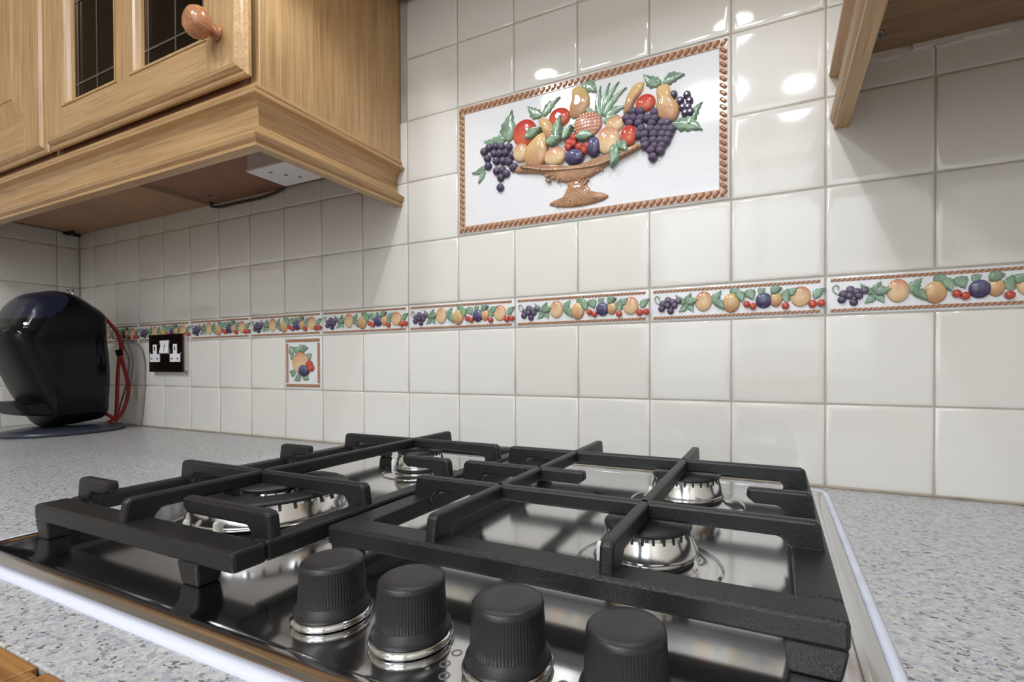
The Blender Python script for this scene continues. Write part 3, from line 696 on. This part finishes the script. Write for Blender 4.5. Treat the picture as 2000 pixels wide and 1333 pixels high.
support('black cast iron pan support over the wok and small rear burners, left half of hob', .10, 2.60, -4.42, -.62,
    [1.31], [-3.36, -1.38], [(-4.13, .115, .62, True, False), (-4.13, 1.62, 2.585, False, True), (-2.32, .115, .62, True, False), (-2.30, 1.98, 2.585, False, True)],
    .21, .15, [(.19, -4.34, .09), (2.16, -4.345, .10), (.2, -.72, .08), (2.5, -.72, .08)], (1.35, -2.5, WT+.05))
support('black cast iron pan support over the two right hand burners, behind the knobs', 2.68, 5.77, -3.84, -.58,
    [3.53, 4.67], [-2.96, -1.40], [(-2.28, 2.695, 3.98, True, False), (-2.28, 5.28, 5.755, False, True)],
    .21, .2, [(2.80, -3.76, .09), (5.635, -3.745, .122), (2.8, -.68, .08), (5.66, -.68, .08)], (4.2, -2.3, WT+.05))

# ------------------------------------------------------------------ wall cabinets
ZB, ZT = 2.80, 9.4
OX, OY, OZ = oakx(), oaky(), oakz()
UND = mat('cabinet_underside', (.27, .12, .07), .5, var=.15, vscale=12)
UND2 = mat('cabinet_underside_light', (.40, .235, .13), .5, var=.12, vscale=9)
INT = mat('cabinet_interior', (.20, .115, .06), .6)
def carcass(g, x0, x1, under, endcap_l, endcap_r):
    MB().box(x0, x0+.17, -.005, -2.38, ZB, ZT).build('side_panel', oakz() if endcap_l else INT, g, bevel=.008)
    MB().box(x1-.17, x1, -.005, -2.38, ZB, ZT).build('side_panel', oakz() if endcap_r else INT, g, bevel=.008)
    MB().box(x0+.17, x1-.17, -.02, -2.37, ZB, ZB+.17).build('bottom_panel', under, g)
    MB().box(x0+.17, x1-.17, -.02, -2.37, ZT-.17, ZT).build('top_panel', INT, g)
    MB().box(x0+.17, x1-.17, -.02, -.08, ZB+.17, ZT-.17).build('back_panel', INT, g)
    for z in (5.0, 7.1): MB().box(x0+.18, x1-.18, -.09, -2.1, z, z+.15).build('shelf', INT, g)
# glazed unit
gx0, gx1 = -5.08, -.13
gc = thing('glazed_wall_cabinet', 'oak wall cabinet with leaded dark glass door and round wooden knob, left of hob', 'cabinet', ((gx0+gx1)/2, -1.2, ZB))
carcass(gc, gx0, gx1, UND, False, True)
dx0, dx1, dz0, dz1 = gx0+.04, gx1-.05, 2.895, 9.35
YF = -2.575
ops = [(-4.42, -2.88), (-2.52, -.82)]; oz0, oz1 = 3.42, 8.8
d = MB()
d.box(dx0+.12, ops[0][0], YF, -2.45, dz0+.12, dz1-.12); d.box(ops[0][1], ops[1][0], YF, -2.45, oz0, oz1); d.box(ops[1][1], dx1-.12, YF, -2.45, dz0+.12, dz1-.12)
door = d.build('door', OZ, gc, (-2.6, -2.5, dz0))
MB().box(ops[0][0], ops[1][1], YF+.001, -2.451, dz0+.12, oz0).build('bottom_rail', OX, door)
MB().box(ops[0][0], ops[1][1], YF+.001, -2.451, oz1, dz1-.12).build('top_rail', OX, door)
mb = MB(); rect_rings(mb, dx0, dx1, dz0, dz1, [(0, -2.445), (0, -2.48), (.02, -2.50), (.05, -2.505), (.06, -2.53), (.09, -2.565), (.125, YF), (.125, -2.445)]); mb.build('edge_moulding', OX, door)
for a, b in ops:
    mb = MB(); rect_rings(mb, a-.005, b+.005, oz0-.005, oz1+.005, [(0, YF-.0), (.0, YF-.012), (.03, YF-.014), (.045, YF+.01), (.075, YF+.03), (.11, YF+.07), (.125, YF+.075), (.14, YF+.1), (.14, YF+.13), (0, YF+.13)]); mb.build('glazing_bead', OZ, door)
GL = glassmat(); LEAD = mat('lead_came', (.16, .15, .14), .35, metal=.8)
for a, b in ops:
    MB().box(a+.1, b-.1, YF+.108, YF+.122, oz0+.1, oz1-.1).build('glass_pane', GL, door)
    m = MB(); a2, b2 = a+.14, b-.14
    for x in (a2+.1, (a2+b2)/2+.02, b2-.1): m.box(x-.014, x+.014, YF+.098, YF+.13, oz0+.14, oz1-.14)
    for z in (oz0+.34, oz0+1.6, oz0+2.9, oz0+4.2): m.box(a2, b2, YF+.1, YF+.13, z-.014, z+.014)
    m.build('lead_came', LEAD, door)
KW = oak('knob_wood', 1, (.36, .14, .06), (.50, .23, .11), .22)
def wood_knob(x, z, par):
    MB().lathe((x, YF, z), [(.085, 0), (.098, .018), (.09, .04), (.062, .06), (.06, .085), (.105, .11), (.155, .15), (.178, .21), (.172, .265), (.135, .315), (.07, .34), (.02, .345)], 40, axis='-y').build('door_knob', KW, par, label='turned wooden knob')
wood_knob(-.60, 3.43, door)
# solid door unit against the corner
sx0, sx1 = -10.66, -5.10
sc = thing('corner_wall_cabinet', 'oak wall cabinet with a solid raised panel door, in the left corner', 'cabinet', ((sx0+sx1)/2, -1.2, ZB))
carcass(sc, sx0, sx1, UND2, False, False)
a0, a1 = sx0+.04, sx1-.02
d = MB(); d.box(a0+.5, a1-.5, -2.47, -2.45, dz0+.3, dz1-.3); d.box(a0+.12, a0+.7, YF, -2.45, dz0+.12, dz1-.12); d.box(a1-.62, a1-.12, YF, -2.45, dz0+.12, dz1-.12)
door2 = d.build('door', OZ, sc, ((a0+a1)/2, -2.5, dz0))
MB().box(a0+.7, a1-.62, YF+.001, -2.451, dz0+.12, dz0+.62).build('bottom_rail', OX, door2)
MB().box(a0+.7, a1-.62, YF+.001, -2.451, dz1-.62, dz1-.12).build('top_rail', OX, door2)
mb = MB(); rect_rings(mb, a0, a1, dz0, dz1, [(0, -2.445), (0, -2.48), (.02, -2.50), (.05, -2.505), (.06, -2.53), (.09, -2.565), (.125, YF), (.125, -2.445)]); mb.build('edge_moulding', OZ, door2)
mb = MB(); rect_rings(mb, a0+.69, a1-.61, dz0+.61, dz1-.61, [(0, YF), (.03, YF+.02), (.05, YF+.06), (.08, YF+.07), (.12, YF+.07), (.42, YF+.012), (.43, YF-.005), (.46, YF-.01)], cap=True); mb.build('raised_panel', OZ, door2)
wood_knob(-6.0, 3.9, door2) if False else None
# right hand cabinet, seen from below
rx0, rx1 = 6.16, 11.9
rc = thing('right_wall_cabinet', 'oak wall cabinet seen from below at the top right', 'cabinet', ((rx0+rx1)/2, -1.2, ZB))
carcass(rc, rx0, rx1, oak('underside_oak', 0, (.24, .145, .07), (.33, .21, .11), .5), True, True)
MB().box(rx0+.05, (rx0+rx1)/2-.02, -2.45, -2.58, dz0, dz1).build('door', OZ, rc, bevel=.04); MB().box((rx0+rx1)/2+.02, rx1-.05, -2.45, -2.58, dz0, dz1).build('door', OZ, rc, bevel=.04)
MB().lathe((6.42, -.36, ZB-.012), [(.075, 0.012), (.07, 0), (.04, -.002), (.035, .008)], 20).build('cam_fixing', mat('grey_metal', (.25, .27, .3), .4, metal=.7), rc)
MB().lathe((-5.049, -.38, ZB-.006), [(.045, 0.006), (.04, 0)], 14).build('screw_cover', mat('dark_cap', (.08, .05, .03), .6), sc)
MB().lathe((-4.618, -.36, ZB-.006), [(.045, 0.006), (.04, 0)], 14).build('screw_cover', mat('dark_cap', (.08, .05, .03), .6), gc)
# pelmets: moulded strips under the cabinets, mitred at the corner
PP = [(.10, 2.825), (.055, 2.82), (.035, 2.80), (.03, 2.765), (.045, 2.735), (.045, 2.725), (.0, 2.715), (-.02, 2.69), (-.015, 2.665), (.02, 2.65), (.075, 2.63), (.12, 2.57), (.145, 2.48), (.145, 2.40), (.12, 2.32), (.075, 2.265), (.015, 2.235), (.015, 2.222), (-.01, 2.215), (-.012, 2.195), (.01, 2.155), (.05, 2.125), (.05, 2.11), (.03, 2.10), (.03, 2.07), (.17, 2.07), (.17, 2.80)]
def pelmet(name, label, xo, sgn, x_far, m_side, m_front):
    g = thing(name, label, 'pelmet', (xo, -1.2, 2.07), 'oak pelmets under the wall cabinets')
    yo = -2.485
    mb = MB(); rs = [[(xo-sgn*d_, -.006, z) for d_, z in PP], [(xo-sgn*d_, yo+d_, z) for d_, z in PP]]
    mb.rings(rs, 0, False, True, True); mb.build('side_length', m_side, g, label='return length running back to the wall')
    mb = MB(); rs = [[(x_far, yo+d_, z) for d_, z in PP], [(xo-sgn*d_, yo+d_, z) for d_, z in PP]]
    mb.rings(rs, 0, False, True, True); mb.build('front_length', m_front, g)
    return g
pelmet('pelmet', 'moulded oak pelmet under the left wall cabinets, mitred at the corner', -.07, 1, -10.68, OY, OX)
pelmet('pelmet', 'moulded oak pelmet under the right wall cabinet, its end pointing at the wall', 6.05, -1, 11.9, OY, OX)
# ragged line of white filler where the right cabinet meets the tiles
fl = MB(); px = 6.3
while px < 8.6:
    L_ = .08+random.random()*.18
    if random.random() < .8: fl.box(px, px+L_, -.03, 0, ZB-.04-random.random()*.05, ZB)
    px += L_
ff = fl.build('filler_line', mat('white_filler', (.72, .68, .62), .8), rc); ff['kind'] = 'stuff'

# junction box and cable under the glazed cabinet
jb = thing('junction_box', 'white plastic junction box screwed under the glazed cabinet', 'junction box', (-1.62, -.95, ZB))
WP = mat('white_plastic', (.74, .72, .72), .4)
bx0, bx1, by0, by1, bz0 = -2.09, -1.16, -1.28, -.62, 2.50
MB().box(bx0, bx1, by0, by1, bz0+.05, ZB).build('box_body', WP, jb, bevel=.02)
MB().box(bx0-.01, bx1+.01, by0-.01, by1+.01, bz0, bz0+.06).build('lid', WP, jb, bevel=.015)
sm = mat('screw_head', (.22, .22, .22), .4, metal=.6)
for sx, sy in ((-1.75, -1.12), (-1.5, -.8), (-1.62, -.95)): MB().lathe((sx, sy, bz0-.006), [(.03, .01), (.028, 0)], 12).build('screw', sm, jb)
cb = MB().tube([(-2.05, -.66, 2.63), (-2.35, -.42, 2.62), (-2.8, -.2, 2.68), (-3.5, -.06, 2.70), (-4.3, -.05, 2.705), (-4.85, -.06, 2.70), (-5.06, -.08, 2.74), (-5.0, -.12, 2.79)], .028, 10, sub=5).build('cable', mat('black_cable', (.02, .015, .015), .5))
tag(cb, 'thin black cable running from the white junction box along the wall', 'cable')
sl = MB().box(-10.6, -10.3, -.30, -.24, 2.72, ZB).box(-10.64, -10.58, -.34, .0-.02, 2.74, ZB).build('black_bracket', mat('black_metal', (.012, .012, .012), .5)); tag(sl, 'small black bracket under the corner cabinet by the wall', 'bracket')

# cooker hood over the hob --------------------------------------------------
hd = thing('cooker_hood', 'cooker hood between the wall cabinets above the hob, its underside just out of frame', 'cooker hood', (3, -2.2, 5.36))
MB().box(-.11, 6.13, -.01, -3.4, 5.42, 6.2).build('hood_body', OX, hd, bevel=.03)
MB().box(-.0, 6.02, -.1, -3.3, 5.34, 5.42).build('underside', mat('hood_grey', (.35, .30, .25), .5), hd)
for hx, hy in HOOD_LAMPS:
    MB().lathe((hx, hy, 5.30), [(.30, .05), (.32, .0), (.29, -.005), (.28, .03)], 32, cap0=False, cap1=False).build('lamp_ring', CHR, hd)
    MB().lathe((hx, hy, 5.33), [(.26, .0), (.2, -.02)], 24).build('lamp_lens', emit('lamp_glow', (1, .96, .9), 20), hd)

# double socket -------------------------------------------------------------
so = thing('double_socket', 'dark chrome double wall socket with white inserts on the tiles below the border', 'socket', (-6.7, -.1, -.7))
sx0_, sx1_, sz0_, sz1_ = -7.33, -6.03, -.68, .15
MB().box(sx0_+.06, sx1_-.035, 0, -.10, sz0_+.03, sz1_-.02).build('back_box', WP, so, bevel=.015, label='white plastic back box')
FP = mat('black_nickel', (.10, .055, .05), .07, metal=.9)
MB().box(sx0_, sx1_, -.10, -.13, sz0_, sz1_).build('face_plate', FP, so, bevel=.012)
WI = mat('white_insert', (.84, .84, .88), .35)
for cx in (-7.08, -6.31):
    T = [(-.19, -.46), (.19, -.46), (.19, -.28), (.07, -.28), (.07, -.07), (-.07, -.07), (-.07, -.28), (-.19, -.28)]
    MB().prism([(cx+u, v) for u, v in T], lambda u, v, t: (u, t, v), -.128, -.142).build('outlet_insert', WI, so, bevel=.006)
    h = MB(); h.box(cx-.018, cx+.018, -.14, -.1435, -.2, -.12)
    for q in (-.11, .11): h.box(cx+q-.03, cx+q+.03, -.14, -.1435, -.40, -.37)
    h.build('pin_slots', DK, so)
for k, cx in enumerate((-6.78, -6.61)):
    MB().prism([(-.127, -.26), (-.17, -.24), (-.14, -.1), (-.155, .02), (-.127, .04)], lambda u, v, t: (t, u, v-.02), cx-.08, cx+.08).build('rocker_switch', WI, so, bevel=.008)
for cx in (-7.26, -6.10): MB().lathe((cx, -.13, -.27), [(.028, 0), (.024, .008)], 12, axis='-y').build('face_screw', sm, so)

# ------------------------------------------------------------------ coffee machine
cm = thing('coffee_machine', 'glossy black pod coffee machine standing in the left corner of the worktop', 'coffee machine', (-8.2, -1.2, WT))
GB = mat('gloss_black', (.003, .003, .005), .12, spec=.22); NV = mat('navy_gloss', (.014, .017, .036), .25, spec=.3); MBK = mat('matt_black', (.004, .004, .007), .35, spec=.25)
def inflate(name, out, xc, hw, m_, par, rnd=.38, **kw):
    out = smooth_out([tuple(q) for q in out], 3)
    cy = sum(q[0] for q in out)/len(out); cz = sum(q[1] for q in out)/len(out)
    mb = MB(); rs = []
    for i in range(13):
        a = -math.pi/2+math.pi*i/12*.999+.001
        k = max(.02, math.cos(a))**rnd; t = math.sin(a)
        rs.append([(xc+hw*t, cy+(q[0]-cy)*k, cz+(q[1]-cz)*k) for q in out])
    return mb.rings(rs).build(name, m_, par, **kw)
# one smooth shell, then divided into body, lid and front column
SIL = [(-2.30, .02), (-2.27, .17)]+[tuple(q) for q in BODY[1:20]]+[(-1.60, -1.765), (-1.71, -1.52), (-1.873, -1.218), (-2.012, -.848), (-2.148, -.451), (-2.25, -.20)]
LIDP = [(-3, .3), (-2.035, .38), (-1.82, .385), (-1.652, .452), (-1.497, .587), (-1.397, .786), (-1.42, 1.3), (-3, 1.3)]
FRP = [(-3, .09), (-2.143, .055), (-1.952, -.154), (-1.792, -.437), (-1.665, -.834), (-1.612, -1.236), (-1.55, -1.9), (-3, -1.9)]
def inside(p, poly):
    c = False; n = len(poly)
    for i in range(n):
        (x1, y1), (x2, y2) = poly[i], poly[i-1]
        if (y1 > p[1]) != (y2 > p[1]) and p[0] < (x2-x1)*(p[1]-y1)/(y2-y1)+x1: c = not c
    return c
so2 = smooth_out(SIL, 6); cyy = sum(q[0] for q in so2)/len(so2); czz = sum(q[1] for q in so2)/len(so2)
NR = 72; shell = []
for i in range(NR+1):
    a = -math.pi/2+math.pi*i/NR; k = max(.0, math.cos(a))**.27
    shell.append([(-8.2+.78*math.sin(a), cyy+(q[0]-cyy)*k, czz+(q[1]-czz)*k) for q in so2])
parts = {'body': [], 'lid': [], 'front_column': []}; N2 = len(so2)
for j in range(NR):
    for i in range(N2):
        q = (j*N2+i, j*N2+(i+1) % N2, (j+1)*N2+(i+1) % N2, (j+1)*N2+i)
        m = [sum(shell[v//N2][v % N2][d] for v in q)/4 for d in (1, 2)]
        parts['lid' if inside(m, LIDP) else 'front_column' if inside(m, FRP) else 'body'].append(q)
allv = [v for ring_ in shell for v in ring_]
for nm, fs in parts.items():
    used = sorted({v for q in fs for v in q}); mp = {v: i for i, v in enumerate(used)}
    MB().add([allv[v] for v in used], [[mp[v] for v in q] for q in fs], 0, True).build(nm, {'body': GB, 'lid': NV, 'front_column': MBK}[nm], cm, label={'lid': 'dark navy rounded lid'}.get(nm))
inflate('drip_tray', TRAY, -8.2, .62, MBK, cm, .12)
mb = MB(); rs = []
for k, z in ((.97, 0), (1.0, .02), (1.0, .06), (.95, .10), (.80, .125), (.55, .16)):
    rs.append([(-8.2+.80*k*math.cos(a), -1.23+.98*k*math.sin(a), WT+z) for a in [2*math.pi*i/56 for i in range(56)]])
mb.rings(rs); mb.build('base', mat('navy_base', (.035, .04, .062), .3), cm, label='dark navy oval base')
cp = MB(); 
for yy in (-1.165, -1.085): cp.tube([(-8.2, yy, .90), (-8.2, yy+.015, 1.10)], .018, 8, sub=1)
cp.tube([(-8.2, -1.155, 1.10), (-8.2, -1.065, 1.10)], .014, 8, sub=1)
cp.build('lever', CHR, cm, label='chrome lever on top')
MB().lathe((-7.50, -2.01, .27), [(.028, -.12), (.028, .0), (.018, .008)], 16, axis='x').build('white_dot', emit('white_dot_glow', (.9, .95, 1), 3), cm, label='small glowing white dot')  # small emissive white dot on the side of the machine
cd = thing('power_cord', 'red looped power cord hanging behind the coffee machine', 'cord', (-8.3, -.3, WT))
RC = mat('red_cord', (.50, .025, .02), .35)
CORD[-1][1] -= .1
MB().tube(CORD, .035, 10, sub=6).build('cord_loop', RC, cd)
MB().tube([CORD2[0]]+CORD2[1:]+[[-8.3, -.42, -1.80], [-8.3, -.6, -1.86]], .035, 10, sub=6).build('cord_loop', RC, cd)
MB().tube([(-8.3, -.27, -.17), (-8.28, -.24, -.3)], .06, 10, sub=1).build('cord_tie', MBK, cd)
wr = MB().tube([(-8.6, -.06, .3), (-8.55, -.05, -.1), (-8.35, -.04, -.4), (-8.5, -.04, -1.0), (-8.75, -.05, -1.5), (-8.9, -.06, -1.93)], .018, 8, sub=6)  # shadow of the cord on the tiles, modelled as thin grey-brown tubes
wr.tube([(-8.6, -.06, .1), (-7.95, -.05, -.05), (-7.72, -.05, -.4), (-7.72, -.05, -.9), (-7.8, -.05, -1.5), (-7.9, -.06, -1.93)], .018, 8, sub=6)
tag(wr.build('cord_shadow', mat('cord_shadow_grey', (.35, .29, .25), .5)), 'thin grey-brown shadow of the cord, modelled on the tiles behind the coffee machine', 'shadow_strand')

# ceiling lights behind the camera, the left one added as fill -------------------------------------------
for i, (hx, hy) in enumerate(CEIL_LAMPS):
    cl = thing('ceiling_light', ('round ceiling light behind the camera', 'round ceiling light nearest the window', 'round fill light added to the ceiling on the left of the room')[i], 'light', (hx, hy, CZ), 'round ceiling lights')
    MB().lathe((hx, hy, CZ), [(CEIL_R[i]*q, h) for q, h in ((1.1, 0), (1.1, -.35), (1, -.42), (1, -.3))], 40, cap0=False, cap1=False).build('rim', PVC, cl)
    MB().lathe((hx, hy, CZ), [(CEIL_R[i]*q, h) for q, h in ((1, -.36), (.75, -.52), (.25, -.6))], 40).build('diffuser', emit('ceiling_glow', (1, .98, .96), 4), cl)
